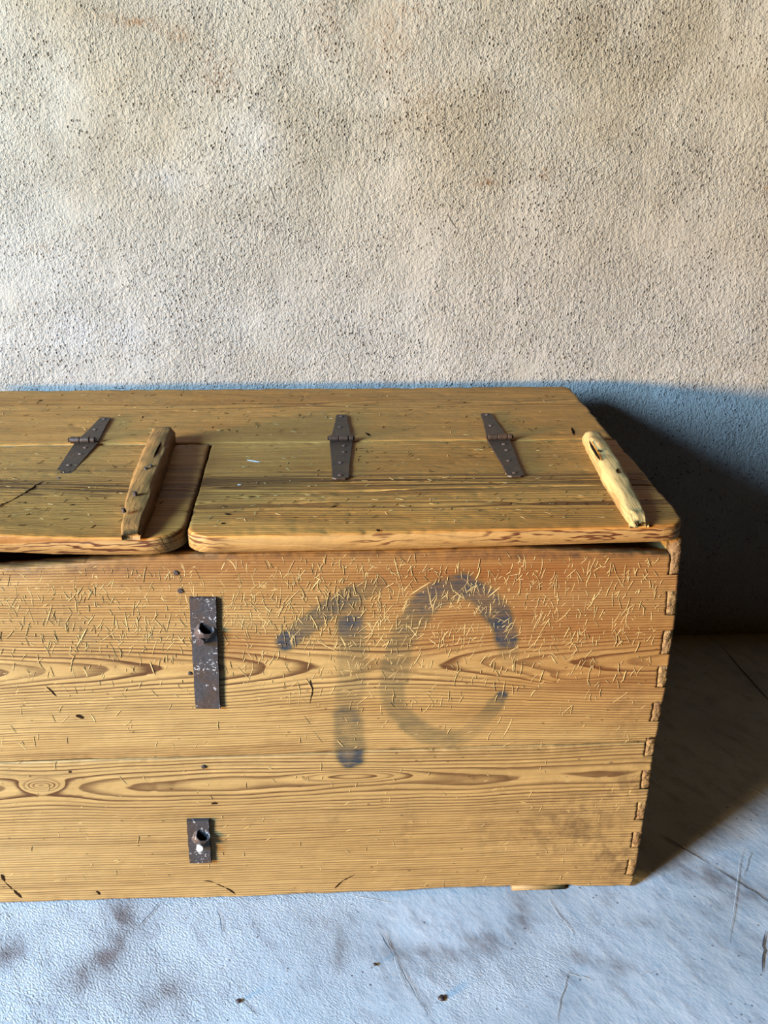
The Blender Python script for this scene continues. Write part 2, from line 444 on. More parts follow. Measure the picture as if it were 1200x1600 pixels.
# floor
gx = dense(-4, 4, -1.0, 1.3, .012, 14); gy = dense(-2.5, YW + .02, .85, YW, .012, 12)
X, Y = np.meshgrid(gx, gy)
fz = .0022 * fbm(X * 5, Y * 5, 21, 3)
chest_near = sstep(.12, 0, np.maximum(np.maximum(X - XR, 0), np.maximum(YF - Y, 0)))
fz = fz * (1 - .8 * chest_near) - .0015
FL = lambda u, v: at(2, 0, u, v)
st = np.zeros_like(X)
def blob(px, py, c, rx, ry, ang=0):
    dx, dy = px - c[0], py - c[1]; ca, sa = math.cos(ang), math.sin(ang)
    return np.exp(-((dx * ca + dy * sa) / rx) ** 2 - ((-dx * sa + dy * ca) / ry) ** 2)
for (u, v, rx, ry, ang, kk) in [(190, 1440, .03, .08, .2, .8), (160, 1500, .07, .025, .8, .8), (145, 1525, .05, .02, .8, .6), (533, 1470, .012, .05, 0, .6),
                                (815, 1425, .014, .05, 0, .7), (680, 1490, .10, .02, -.1, .55), (760, 1475, .05, .03, .2, .55), (925, 1500, .06, .014, -.3, .6), (960, 1510, .02, .02, 0, .6),
                                (1110, 1370, .10, .03, -.5, .6), (1160, 1400, .08, .02, .3, .5), (260, 1555, .04, .03, .3, .6), (10, 1490, .03, .03, 0, .7), (1000, 1440, .03, .01, 0, .4), (660, 1520, .05, .04, .5, .4)]:
    c = FL(u, v); st = np.maximum(st, kk * blob(X, Y, c, rx, ry, ang))
V = np.stack([X, Y, fz], -1).reshape(-1, 3); acc = Acc(V, grid_faces(len(gy), len(gx)))
fplace = lambda a, b, h: (a, b, h + .0012)
rng = random.Random(4)
def wob_line(p, q, n, amp, seed):
    p = np.array(p[:2]); q = np.array(q[:2]); t = np.linspace(0, 1, n)[:, None]
    d = q - p; nrm = np.array([-d[1], d[0]]) / (np.linalg.norm(d) + 1e-9)
    wv = fbm(np.linspace(0, 6, n) + seed, np.zeros(n) + seed, seed, 2)[:, None]
    return p + d * t + nrm * wv * amp
for i, (a, b, w_, mi) in enumerate([((1125, 1008), (1215, 1110), .005, 1), ((1030, 1303), (1110, 1352), .0042, 1), ((1110, 1352), (1215, 1418), .0042, 1), ((592, 1458), (618, 1500), .003, 1),
                                    ((618, 1500), (655, 1565), .0022, 1), ((252, 1408), (215, 1452), .0022, 1), ((340, 1418), (348, 1462), .0022, 1), ((375, 1560), (405, 1590), .002, 1), ((1195, 1455), (1190, 1520), .0045, 1),
                                    ((655, 1565), (672, 1590), .0015, 1)]):
    Vr, Fr = ribbon(wob_line(FL(*a), FL(*b), 24, .0022, i + 3), w_ * .62, fplace, h=.0004, lift=.0003); acc.add(Vr, Fr, mi)
for i, (a, b) in enumerate([((1160, 1325), (1138, 1475)), ((855, 1405), (895, 1460)), ((885, 1520), (925, 1532)), ((545, 1398), (612, 1412)), ((868, 1598), (886, 1520)), ((600, 1452), (632, 1545)), ((1172, 1330), (1160, 1370)), ((1020, 1520), (1000, 1522))]):
    Vr, Fr = ribbon(wob_line(FL(*a), FL(*b), 20, .002, i + 33), .0014, fplace, h=.0005, lift=.0001); acc.add(Vr, Fr, 2)
V, F, mi = acc.out()
fst = np.concatenate([st.ravel(), np.zeros(len(V) - st.size)])
floor = link('floor', V, F, [M_FLOOR, M_GREYCRACK, M_FLOOR], matidx=mi, attrs={'stain': fst}, loc=(0, 0, 0)); floor['kind'] = 'structure'

# wall
gx = dense(-4, 4, -1.05, 1.3, .012, 14); gz = dense(-.02, 3.0, .55, 1.62, .012, 12)
X, Z = np.meshgrid(gx, gz)
wy = YW - .0035 * fbm(X * 5, Z * 5, 31, 3) - .006 * fbm(X * 1.3, Z * 1.3, 36, 2)
WL = lambda u, v: at(1, YW, u, v)
st = np.zeros_like(X); wh = np.zeros_like(X)
for (u, v, rx, ry, ang, kk) in [(205, 33, .060, .006, -.12, .9), (235, 38, .03, .006, -.2, .7), (760, 285, .022, .008, .0, .9), (850, 268, .010, .02, .3, .5), (1200, 295, .01, .008, 0, .9), (345, 115, .05, .04, 0, .35), (500, 40, .06, .06, 0, .25), (610, 60, .05, .09, 0, .3), (640, 20, .06, .02, 0, .35), (60, 388, .03, .012, 0, .3), (670, 150, .05, .06, 0, .25), (280, 55, .03, .015, 0, .4)]:
    c = WL(u, v); st = np.maximum(st, kk * blob(X, Z, (c[0], c[2]), rx, ry, ang))
for (u, v, rx, ry, kk) in [(1100, 578, .05, .016, .8), (1150, 590, .03, .02, .6), (150, 520, .12, .04, .5), (240, 280, .06, .03, .4), (1150, 520, .06, .06, .4), (700, 570, .12, .03, .35), (400, 215, .05, .05, .3)]:
    c = WL(u, v); wh = np.maximum(wh, kk * blob(X, Z, (c[0], c[2]), rx, ry))
V = np.stack([X, wy, Z], -1).reshape(-1, 3); acc = Acc(V, grid_faces(len(gz), len(gx)))
def wplace(a, b, h): return (a, YW - .0035 * float(fbm(np.array(a * 5), np.array(b * 5), 31, 3)) - .006 * float(fbm(np.array(a * 1.3), np.array(b * 1.3), 36, 2)) - h - .0004, b)
for i, (a, b) in enumerate([((419, 288), (431, 314)), ((698, 334), (714, 358)), ((232, 305), (238, 312))]):
    A, B = WL(*a), WL(*b)
    Vr, Fr = ribbon(wob_line((A[0], A[2]), (B[0], B[2]), 8, .0015, i), .0022, wplace, h=.0006); acc.add(Vr, Fr, 1)
V, F, mi = acc.out(); pad = np.zeros(len(V) - st.size)
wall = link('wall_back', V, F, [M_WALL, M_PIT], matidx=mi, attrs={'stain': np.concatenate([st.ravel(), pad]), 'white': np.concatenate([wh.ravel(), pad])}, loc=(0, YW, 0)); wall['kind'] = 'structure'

# ------------------------------------------------------------------ the chest
chest = bpy.data.objects.new('storage_chest', None); COL.objects.link(chest); chest.location = O; chest['_w'] = O.tolist()
chest['label'] = 'long old pine chest with hinged lids and a faded blue 10 on its front'
chest['category'] = 'chest'

frontp = lambda a, b, h: np.stack(np.broadcast_arrays(a, YF - h, b), -1)
frontp1 = lambda a, b, h: (a, YF - h, b)
topp = lambda a, b, h: np.stack(np.broadcast_arrays(a, b, ZT + h), -1)
topp1 = lambda a, b, h: (a, b, ZT + h)

# dovetails: rows of pins (end grain of the side board) seen in the front, photo heights
PINS = [(862, 899), (924, 962), (985, 1023), (1042, 1075), (1098, 1128), (1153, 1182), (1203, 1233), (1253, 1282), (1300, 1325), (1343, 1368)]
EDGEU = [(860, 1066), (899, 1062), (962, 1057), (1023, 1049), (1075, 1042), (1128, 1032), (1182, 1022), (1233, 1016), (1282, 1008), (1325, 1001), (1368, 993), (1388, 987)]
eu = np.array([[e[0], e[1]] for e in EDGEU], float)
def edge_xz(v):
    u = np.interp(v, eu[:, 0], eu[:, 1]); p = k(u, v); return p[0], p[2]
ez = np.array([edge_xz(v) for v in np.linspace(858, 1389, 40)])[::-1]
def xr_at(z): return float(np.interp(z, ez[:, 1], ez[:, 0]))
pins = [(edge_xz(b)[1], edge_xz(a)[1]) for a, b in PINS]      # (z low, z high)
PW = .0155
def front_R(z):
    jag = .0016 * float(fbm(np.array(z * 60.), np.array(.5), 91, 3))
    for lo, hi in pins:
        if lo - .0002 <= z <= hi + .0002: return xr_at(z) - PW + .0008 * math.sin(z * 400)
    return xr_at(z) + jag
def rows(z0, z1, step=.004):
    r_ = list(np.arange(z0, z1, step)) + [z1] + [z0 + d for d in (.0006, .0015, .003)] + [z1 - d for d in (.0006, .0015, .003)]
    for lo, hi in pins:
        for e in (lo, hi):
            for dz in (-.003, -.0012, -.0003, .0003, .0012, .003):
                if z0 < e + dz < z1: r_.append(e + dz)
    return np.unique(np.round(r_, 6))

# painted 10: strokes as (u, v, half width px, strength)
def stroke(pts): return [(*k(u, v)[[0, 2]], w * 1.09e-3, s_) for u, v, w, s_ in pts]
STROKES = [stroke([(445, 1004, 15, 1.0), (470, 985, 17, .7), (510, 955, 18, .72), (550, 930, 17, .7), (590, 914, 12, .45)]),
           stroke([(548, 945, 20, .5), (548, 980, 22, .8), (550, 1000, 22, .58), (550, 1050, 22, .36), (545, 1100, 22, .36), (542, 1120, 22, .70), (545, 1145, 25, .55), (547, 1165, 25, .6), (548, 1184, 22, 1.0)]),
           stroke([(622, 1060, 18, .42), (625, 1010, 20, .5), (637, 985, 20, .62), (660, 948, 22, .75), (690, 925, 22, .8), (722, 916, 22, .8), (752, 930, 20, .78), (775, 955, 20, .8), (787, 975, 18, .9), (792, 1000, 18, .85), (796, 1030, 13, .2)]),
           stroke([(614, 1040, 20, .48), (612, 1075, 20, .50), (620, 1110, 17, .5), (640, 1130, 18, .65), (668, 1148, 18, .55), (700, 1156, 16, .5), (730, 1148, 14, .3), (760, 1120, 13, .3), (775, 1100, 13, .6), (784, 1086, 9, .9)]),
           stroke([(100, 950, 12, .12), (145, 1010, 10, .18)]), stroke([(85, 968, 8, .2), (105, 978, 8, .2)])]
def paint_at(a, b):
    p = np.zeros_like(a)
    aa = a + .003 * fbm(a * 60, b * 60, 71, 2); bb = b + .003 * fbm(a * 60, b * 60, 75, 2)
    for st_ in STROKES:
        for (x0, z0, w0, s0), (x1, z1, w1, s1) in zip(st_[:-1], st_[1:]):
            dx, dz = x1 - x0, z1 - z0
            t = np.clip(((aa - x0) * dx + (bb - z0) * dz) / (dx * dx + dz * dz), 0, 1)
            dist = np.hypot(aa - x0 - t * dx, bb - z0 - t * dz)
            w_ = w0 + (w1 - w0) * t
            p = np.maximum(p, (s0 + (s1 - s0) * t) * (1 - sstep(.72, 1.12, dist / w_)))
    return p
def front_attrs(a, b):
    tan = np.zeros_like(a); dirt = np.zeros_like(a)
    for (u, v, rx, rz, kk) in [(850, 900, .34, .06, .8), (880, 960, .22, .09, .7), (300, 885, .35, .025, .5), (700, 985, .07, .05, .6), (640, 940, .2, .06, .35), (950, 1060, .14, .06, .45), (380, 1010, .05, .03, .4), (990, 900, .1, .04, .6)]:
        c = k(u, v); tan = np.maximum(tan, kk * blob(a, b, (c[0], c[2]), rx, rz))
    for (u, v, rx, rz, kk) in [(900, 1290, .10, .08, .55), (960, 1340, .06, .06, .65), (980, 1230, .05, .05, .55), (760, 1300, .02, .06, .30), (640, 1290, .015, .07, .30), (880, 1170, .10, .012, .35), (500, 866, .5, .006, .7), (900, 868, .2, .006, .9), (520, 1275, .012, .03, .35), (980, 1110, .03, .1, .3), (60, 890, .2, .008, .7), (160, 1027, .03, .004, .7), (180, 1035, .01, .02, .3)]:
        c = k(u, v); dirt = np.maximum(dirt, kk * blob(a, b, (c[0], c[2]), rx, rz))
    return {'paint': paint_at(a, b), 'tan': tan, 'dirt': dirt}

jl, jr = k(0, 1193), k(1015, 1160)
def joint(a): return jl[2] + (a - jl[0]) * (jr[2] - jl[2]) / (jr[0] - jl[0]) + .0012 * np.sin(a * 9)
tops = np.array([k(u, v)[[0, 2]] for u, v in [(-300, 915), (0, 889), (60, 885), (130, 879), (200, 872), (290, 867), (500, 862), (800, 856), (900, 861), (1000, 866), (1062, 869)]])
def top_edge(a): return np.interp(a, tops[:, 0], tops[:, 1]) + .0012 * fbm(a * 70, a * 0, 61, 3)
bots = np.array([k(u, v)[[0, 2]] for u, v in [(-300, 1419), (0, 1412), (200, 1406), (400, 1401), (530, 1396), (620, 1393), (700, 1388), (780, 1387), (800, 1385), (990, 1386)]])
def bot_edge(a): return np.maximum(np.interp(a, bots[:, 0], bots[:, 1]) + .0010 * fbm(a * 40, a * 0, 63, 3), .0015)
SURF = lambda A, B: .0012 * fbm(A * 9, B * 22, 7, 3) - .0009 * np.clip(fbm(A * 60, B * 60, 12, 2), .3, 1)
zj = float(joint(np.array(XR)))
def front_L(z): return XL

def scratches(acc, n, dens, lens, angs, seed, place, width=(.0007, .0014)):
    g = random.Random(seed); made = 0; tries = 0
    while made < n and tries < n * 40:
        tries += 1
        u, v = dens(g)
        if u is None: continue
        c = k(u, v); L_ = g.uniform(*lens) * (1 if g.random() < .8 else 1.7)
        ang = g.gauss(*angs[0 if g.random() < .55 else 1])
        cv = g.gauss(0, .10) * L_; n_ = 5
        t = np.linspace(-.5, .5, n_)
        dx, dz = math.cos(ang), math.sin(ang)
        pts = np.stack([c[0] + dx * t * L_ - dz * cv * (t * t) * 2, c[2] + dz * t * L_ + dx * cv * (t * t) * 2], 1)
        z_ok = (pts[:, 1] < top_edge(pts[:, 0]) - .004).all() and (pts[:, 0] < XR - .02).all()
        if not z_ok: continue
        Vr, Fr = ribbon(pts, g.uniform(*width), place, h=g.uniform(.0003, .0008), lift=.0001); acc.add(Vr, Fr, 1); made += 1

# ---- upper front plank
zlo, zhi = zj, float(top_edge(np.array(XR)))
b_nom = rows(zlo, zhi)
a_nom = np.unique(np.concatenate([np.linspace(0, .30, 40), edges_grid(330, .01, 1.4)]))
a_nom = a_nom[(a_nom >= 0)]
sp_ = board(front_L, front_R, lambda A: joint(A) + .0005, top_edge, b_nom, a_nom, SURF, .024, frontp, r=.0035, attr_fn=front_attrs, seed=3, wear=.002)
acc = Acc(sp_[0], sp_[1])
def dens_up(g):
    u = g.uniform(-60, 1035); v = g.uniform(866, 1170)
    d_ = 1.0 if v < 1010 else (.55 if v < 1060 else (.22 if v < 1110 else .08))
    if v < 885: d_ *= .5
    d_ *= .55 + .45 * math.exp(-((u - 660) / 260) ** 2) if u > 350 else (.62 if u > 20 else .5)
    return (u, v) if g.random() < d_ else (None, None)
scratches(acc, 1150, dens_up, (.006, .020), [(1.25, .30), (1.80, .34)], 5, frontp1, (.0005, .0011))
scratches(acc, 900, dens_up, (.003, .008), [(1.2, .6), (2.2, .6)], 8, frontp1, (.0005, .0011))
scratches(acc, 60, dens_up, (.014, .026), [(1.3, .25), (2.0, .3)], 28, frontp1, (.0011, .0018))
def mark(acc, pix, width, mi, h=.0004, taper=True, n=10, amp=.0012, seed=0, axis=1, val=YF, place=frontp1):
    P_ = [at(axis, val, u, v) for u, v in pix]; i2 = 2 if axis == 1 else 1
    for (p, q) in zip(P_[:-1], P_[1:]):
        Vr, Fr = ribbon(wob_line((p[0], p[i2]), (q[0], q[i2]), n, amp, seed), width, place, h=h, taper=taper); acc.add(Vr, Fr, mi); seed += 1
mark(acc, [(484, 1062), (489, 1078), (484, 1100)], .0028, 2, seed=3, h=.0006)
mark(acc, [(72, 1072), (88, 1088)], .003, 2, h=.0006)
mark(acc, [(118, 1118), (131, 1122)], .006, 2, h=.0006)
mark(acc, [(1012, 1155), (1022, 1153)], .004, 2, h=.0006)
V, F, mi = acc.out()
atts = {kk: np.concatenate([vv, np.zeros(len(V) - len(vv))]) for kk, vv in sp_[2].items()}
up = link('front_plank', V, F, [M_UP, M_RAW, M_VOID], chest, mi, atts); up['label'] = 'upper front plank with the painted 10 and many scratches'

# ---- lower front plank
b_nom = rows(float(bot_edge(np.array(XR))), zj)
sp_ = board(front_L, front_R, bot_edge, lambda A: joint(A) - .0006, b_nom, a_nom, SURF, .024, frontp, r=.004, attr_fn=front_attrs, seed=9, wear=.003)
acc = Acc(sp_[0], sp_[1])
def dens_lo(g):
    u = g.uniform(-60, 985); v = g.uniform(1190, 1385); return u, v
scratches(acc, 150, dens_lo, (.004, .012), [(1.1, .6), (2.0, .6)], 15, frontp1, (.0007, .0013))
mark(acc, [(2, 1366), (8, 1378), (20, 1390), (34, 1403)], .006, 2, h=.0006, seed=4)
mark(acc, [(318, 1376), (338, 1379)], .0022, 2, h=.0006); mark(acc, [(336, 1380), (352, 1386), (368, 1397)], .0036, 2, h=.0006, seed=8)
mark(acc, [(554, 1366), (535, 1376), (523, 1388)], .0026, 2, h=.0006, seed=6)
mark(acc, [(150, 1392), (156, 1398)], .004, 2, h=.0006); mark(acc, [(330, 1256), (340, 1255)], .004, 2, h=.0006); mark(acc, [(107, 1206), (110, 1207)], .004, 2, h=.0006)
V, F, mi = acc.out()
atts = {kk: np.concatenate([vv, np.zeros(len(V) - len(vv))]) for kk, vv in sp_[2].items()}
low = link('front_plank', V, F, [M_LO, M_RAW, M_VOID], chest, mi, atts)

# ---- right side board with its dovetail pins, left side board, back, bottom
def side_board(x_out, sgn):
    bm = bmesh.new()
    n = 24
    zs = np.linspace(.004, .683, n); Vs = []
    for z in zs:
        xo = (xr_at(z) - .0015) if sgn > 0 else x_out
        xi = xo - sgn * .0145
        for (xx, yy) in ((xi, YF + .0245), (xo, YF + .0245), (xo, YB), (xi, YB)):
            Vs.append(bm.verts.new((xx, yy, z)))
    for i in range(n - 1):
        for j in range(4):
            a, b = i * 4 + j, i * 4 + (j + 1) % 4
            bm.faces.new([Vs[a], Vs[b], Vs[b + 4], Vs[a + 4]])
    bm.faces.new(Vs[:4]); bm.faces.new(Vs[-4:])
    return bm_obj('side_board', bm, M_SIDE, chest, smooth=False)
sb = side_board(XR, 1); sbl = side_board(XL, -1)
def pin_block(x0, x1, y0, y1, z0, z1, parent, seed, tilt=0.):
    nx, nz = 7, 14
    xs = np.linspace(x0, x1, nx); zs = np.linspace(z0, z1, nz)
    Xg, Zg = np.meshgrid(xs, zs)
    dd = np.minimum(np.minimum(Xg - x0, x1 - Xg), np.minimum(Zg - z0, z1 - Zg))
    Xg = Xg + np.array([xr_at(z) - xr_at((z0 + z1) / 2) for z in zs])[:, None]
    Yg = y0 + .0022 * fbm(Xg * 260, Zg * 140, seed, 3) + .002 * (dd < .0008) + tilt * sstep(.5, 1, (Xg - x0) / (x1 - x0)) 
    V = np.stack([Xg, Yg, Zg], -1).reshape(-1, 3); F = grid_faces(nz, nx)
    per = [j for j in range(nx)] + [i * nx + nx - 1 for i in range(1, nz)] + [(nz - 1) * nx + j for j in range(nx - 2, -1, -1)] + [i * nx for i in range(nz - 2, 0, -1)]
    Bk = V[per].copy(); Bk[:, 1] = y1; n0 = len(V); V = np.vstack([V, Bk])
    for i in range(len(per)):
        j = (i + 1) % len(per); F.append([per[i], n0 + i, n0 + j, per[j]])
    F.append([n0 + i for i in range(len(per))][::-1])
    return link('dovetail_pin', V, F, M_END, parent, smooth=True)
for i, (lo, hi) in enumerate(pins):
    xm = xr_at((lo + hi) / 2)
    top_ = hi - .0003 if i else .683
    pin_block(xm - PW - .0002, xm + .0002, YF + .0003, YF + .0243, lo + .0003, top_, sb, 200 + i, .002)
bm = bmesh.new(); bm_box(bm, ((XL + XR) / 2, YB - .012, .342), (XR - XL - .034, .022, .68)); bm_obj('back_board', bm, M_SIDE, chest, smooth=False)
bm = bmesh.new(); bm_box(bm, ((XL + XR) / 2, (YF + YB) / 2, .028), (XR - XL - .036, YB - YF - .056, .022)); bm_obj('bottom_board', bm, M_SIDE, chest, smooth=False)
# a sliver of batten shows under the front edge
a, b = k(800, 1388), k(884, 1390)
bm = bmesh.new(); bm_box(bm, ((a[0] + b[0]) / 2, YF + .0345, .0018), (b[0] - a[0], .067, .0060)); bevel(bm, .0012, 2); bm_obj('bottom_batten', bm, M_LO, chest)

# ---- fixed top plank behind the hinge line
def corner(b, b0, b1, r0, r1):
    """inset of a board end near rounded corners: r0 at the near edge b0, r1 at the far edge b1"""
    e = 0.
    if b - b0 < r0: e = max(e, r0 - math.sqrt(max(r0 * r0 - (r0 - (b - b0)) ** 2, 0)))
    if b1 - b < r1: e = max(e, r1 - math.sqrt(max(r1 * r1 - (r1 - (b1 - b)) ** 2, 0)))
    return e
def topgrid(y0, y1, n, r=.02):
    e = np.array([0, .0008, .002, .004, .007, .011, .016, .022])
    return np.unique(np.concatenate([y0 + e, np.linspace(y0 + .024, y1 - .024, n), y1 - e]))
def xgrid(n, L_): 
    e = np.array([0, .0008, .002, .004, .007, .011, .016, .022]) / L_
    return np.unique(np.concatenate([e, np.linspace(.024 / L_, 1 - .024 / L_, n), 1 - e]))
TS = lambda A, B: .0014 * fbm(A * 6, B * 18, 41, 3) - .0016 * np.clip(fbm(A * 50, B * 70, 43, 2), .35, 1)
def end_wear(b): return .003 * float(fbm(np.array(b * 28.), np.array(2.), 93, 3))
sp_ = board(lambda b: XL, lambda b: XR + .001 + end_wear(b) * .8 - corner(b, YSEAM, YB, .004, .02), lambda A: YSEAM + .0012 + .0012 * fbm(A * 30, A * 0, 44, 3), lambda A: 0 * A + YB + .0012 * fbm(A * 12, A * 0, 47, 2),
            topgrid(YSEAM, YB, 80), xgrid(260, 1.4), TS, LT, topp, r=.006, seed=45, wear=.003)
acc = Acc(sp_[0], sp_[1])
def topmark(acc, pix, width, mi, **kw): mark(acc, pix, width, mi, axis=2, val=ZT, place=topp1, **kw)
def topspecks(acc, box, n, seed, light=.6, zoff=None):
    g = random.Random(seed)
    for i in range(n):
        u, v = g.uniform(box[0], box[2]), g.uniform(box[1], box[3]); c = at(2, ZT, u, v)
        L_ = g.uniform(.004, .013); ang = g.choice([g.gauss(0.1, .5), g.gauss(1.2, .6)])
        t = np.linspace(-.5, .5, 4)
        pts = np.stack([c[0] + math.cos(ang) * t * L_, c[1] + math.sin(ang) * t * L_ * 1.5], 1)
        Vr, Fr = ribbon(pts, g.uniform(.0010, .0022), (zoff or topp1), h=g.uniform(.0004, .0009), lift=.0002)
        acc.add(Vr, Fr, 1 if g.random() < light else 2)
topspecks(acc, (-30, 612, 880, 680), 240, 3, .6)
for pix in ([(350, 645), (357, 646)], [(362, 631), (368, 631)], [(571, 676), (578, 681)], [(724, 628), (727, 629)], [(893, 668), (897, 680)], [(60, 627), (66, 625)], [(180, 607), (195, 607)]): topmark(acc, pix, .005, 2, h=.0006)
V, F, mi = acc.out(); link('top_plank', V, F, [M_TOP, M_RAW, M_VOID], chest, mi)

# ---- lids
YS2 = YSEAM - .0012
def lid_surface(kind):
    def f(A, B):
        h = .0016 * fbm(A * 6, B * 14, 51 if kind else 56, 3) - .0016 * np.clip(fbm(A * 50, B * 60, 53, 2), .35, 1)
        h = h - .0012 * np.exp(-((B - 1.385) / .03) ** 2) * (.5 + fbm(A * 5, B * 160, 58, 2))
        return h + lift(kind, A, B)
    f.bend = True
    return f
def lift(kind, A, B):
    if kind == 0: return .0165 * sstep(-.30, -.62, A) * np.clip((YSEAM - B) / .40, 0, 1)
    return .0015 * sstep(.1, .5, A) * np.clip((YSEAM - B) / .40, 0, 1)
def lidp(kind): return lambda a, b, h: (a, b, ZT + h + float(lift(kind, np.array(a), np.array(b))))
def make_lid(kind, x0l, x1l, yfr, r_left, r_right, ysplit):
    """x0l/x1l: end lines as functions of y; two planks, the front one is the lid's own mesh"""
    out = []
    for (y0f, y1f, y0, y1, mat_, rl, rr_) in ([(yfr, lambda A: 0 * A + YS2 - .0008 * fbm(A * 26, A * 0, 66, 3), float(yfr(np.array(x1l(1.2)))), YS2, M_LIDL, r_left, r_right)] if kind == 0 else ((yfr, lambda A: ysplit(A) - .0006, float(yfr(np.array(x1l(1.2)))), float(ysplit(np.array(0.))), M_LIDF, r_left, r_right),
                                             (lambda A: ysplit(A) + .0006, lambda A: 0 * A + YS2 - .0008 * fbm(A * 26, A * 0, 66, 3), float(ysplit(np.array(0.))), YS2, M_LID, .004, .004))):
        Lf = lambda b, y0=y0, y1=y1, rl=rl: x0l(b) + corner(b, y0, y1, rl, .003)
        Rf = lambda b, y0=y0, y1=y1, rr_=rr_: x1l(b) - corner(b, y0, y1, rr_, .003)
        r_edge = .0052 if mat_ is not M_LID else .0035
        sp_ = board(Lf, Rf, y0f, y1f, topgrid(y0, y1, 90 if mat_ is M_LIDL else 52 if mat_ is M_LID else 36), xgrid(170, .7), lid_surface(kind), LT, topp, r=r_edge, seed=70 + kind, wear=.0035, near=3. if mat_ is M_LID else 1., far=4. if mat_ is M_LIDF else 1.)
        acc = Acc(sp_[0], sp_[1]); P1 = lidp(kind)
        g = random.Random(90 + kind + (7 if mat_ is M_LID else 0))
        for i in range(300 if kind == 0 else 150):
            a_ = g.uniform(x0l(1.4) + .03, x1l(1.4) - .03); b_ = g.uniform(y0 + .02, y1 - .012)
            L_ = g.uniform(.003, .011); ang = g.choice([g.gauss(0.1, .4), g.gauss(1.0, .5)]); t = np.linspace(-.5, .5, 4)
            pts = np.stack([a_ + math.cos(ang) * t * L_, b_ + math.sin(ang) * t * L_ * 1.4], 1)
            Vr, Fr = ribbon(pts, g.uniform(.0008, .0018), P1, h=g.uniform(.0004, .0009), lift=.0002); acc.add(Vr, Fr, 1 if g.random() < .6 else 2)
        if kind and mat_ is M_LID:
            for pix, w_, mi_ in (([(386, 719), (406, 722)], .006, 3), ([(371, 758), (377, 757)], .005, 3)): topmark(acc, pix, w_, mi_, h=.0008)
        if kind and mat_ is M_LIDF:
            for pix, w_ in (([(588, 829), (594, 829)], .008), ([(352, 803), (360, 804)], .006), ([(345, 818), (352, 818)], .005)): topmark(acc, pix, w_, 2, h=.0006)
        if not kind:
            P_ = [at(2, ZT, u, v) for u, v in ((-20, 812), (20, 790), (45, 775))]
            for p, q in zip(P_[:-1], P_[1:]):
                Vr, Fr = ribbon(wob_line(p, q, 10, .002, 5), .0030, P1, h=.0006); acc.add(Vr, Fr, 2)
        if not kind:
            p, q = at(2, ZT, 40, 778), at(2, ZT, 68, 757)
            Vr, Fr = ribbon(wob_line(p, q, 12, .002, 6), .0034, P1, h=.0006); acc.add(Vr, Fr, 2)
        V, F, mi = acc.out(); out.append((V, F, mi, mat_))
    V, F, mi, mat_ = out[0]
    lid = link('lid', V, F, [mat_, M_RAW, M_VOID, M_WHITE], chest, mi)
    if len(out) > 1:
        V, F, mi, mat_ = out[1]
        link('lid_plank', V, F, [mat_, M_RAW, M_VOID, M_WHITE], lid, mi)
    return lid
s1 = np.array([at(2, ZT, u, v)[:2] for u, v in [(328, 696), (312, 757), (297, 805), (285, 850)]])[::-1]
def seam_x(b): return float(np.interp(b, s1[:, 1], s1[:, 0]))
def right_end(b): return XR + .002 + end_wear(b)
lid_l = make_lid(0, lambda b: XL + .002, lambda b: seam_x(b) - .0022, lambda A: 1.190 + (A + .23) * .03, .02, .052, lambda A: 1.345 + .02 * (A + .2))
lid_r = make_lid(1, lambda b: seam_x(b) + .0022, right_end, lambda A: 1.190 + (A + .23) * .022, .040, .038, lambda A: np.interp(A, [-.25, -.13, .1, .5], [1.313, 1.352, 1.366, 1.372]))
lid_l['label'] = 'left lid, slightly raised and warped'

# ---- battens (handles) nailed on the lids
def batten(name, parent, pts, widths, heights, mat_, seed, flat=.5, ragged=0.):
    """swept stick lying on the lid: pts = base centre (x, y), front to back"""
    n, m_ = 46, 17
    P_ = np.array(pts, float); s_ = np.linspace(0, 1, len(P_)); S_ = np.linspace(0, 1, n)
    cx = np.interp(S_, s_, P_[:, 0]); cy_ = np.interp(S_, s_, P_[:, 1])
    w = np.interp(S_, np.linspace(0, 1, len(widths)), widths); h = np.interp(S_, np.linspace(0, 1, len(heights)), heights)
    V = []
    for i in range(n):
        e = min(S_[i], 1 - S_[i]); endk = min(1., .55 + e / .03 * .45)
        for j in range(m_):
            th = math.pi * j / (m_ - 1)
            cx_, sz_ = math.cos(th), math.sin(th)
            ex = abs(cx_) ** flat * (1 if cx_ > 0 else -1); ezz = sz_ ** flat
            nx = float(fbm(np.array(S_[i] * 9.), np.array(j * .45), seed, 3)); ny = float(fbm(np.array(S_[i] * 34.), np.array(j * .8), seed + 9, 3))
            k_ = 1 + .10 * nx + .05 * ny + (ragged * ny if i < 4 else 0)
            V.append((cx[i] + ex * w[i] / 2 * k_ * (.85 + .15 * endk), cy_[i] + (ragged * .03 * ny if i < 3 else .002 * ny), ZT - .001 + ezz * h[i] * k_ * endk))
    F = [[i * m_ + j, i * m_ + j + 1, (i + 1) * m_ + j + 1, (i + 1) * m_ + j] for i in range(n - 1) for j in range(m_ - 1)]
    F += [[i * m_ + m_ - 1, i * m_, (i + 1) * m_, (i + 1) * m_ + m_ - 1] for i in range(n - 1)]
    F += [list(range(m_)), [(n - 1) * m_ + j for j in range(m_)][::-1]]
    return np.array(V), [f[::-1] for f in F]
A0, A1 = at(2, ZT, 205, 843), at(2, ZT, 258, 690)
V, F = batten('batten', lid_l, [A0[:2], (A0[:2] + A1[:2]) / 2 + [-.001, 0], A1[:2]], [.028, .037, .042, .042, .040, .040], [.016, .029, .034, .034, .034, .034], M_CL, 5, .28)
acc = Acc(V, F)
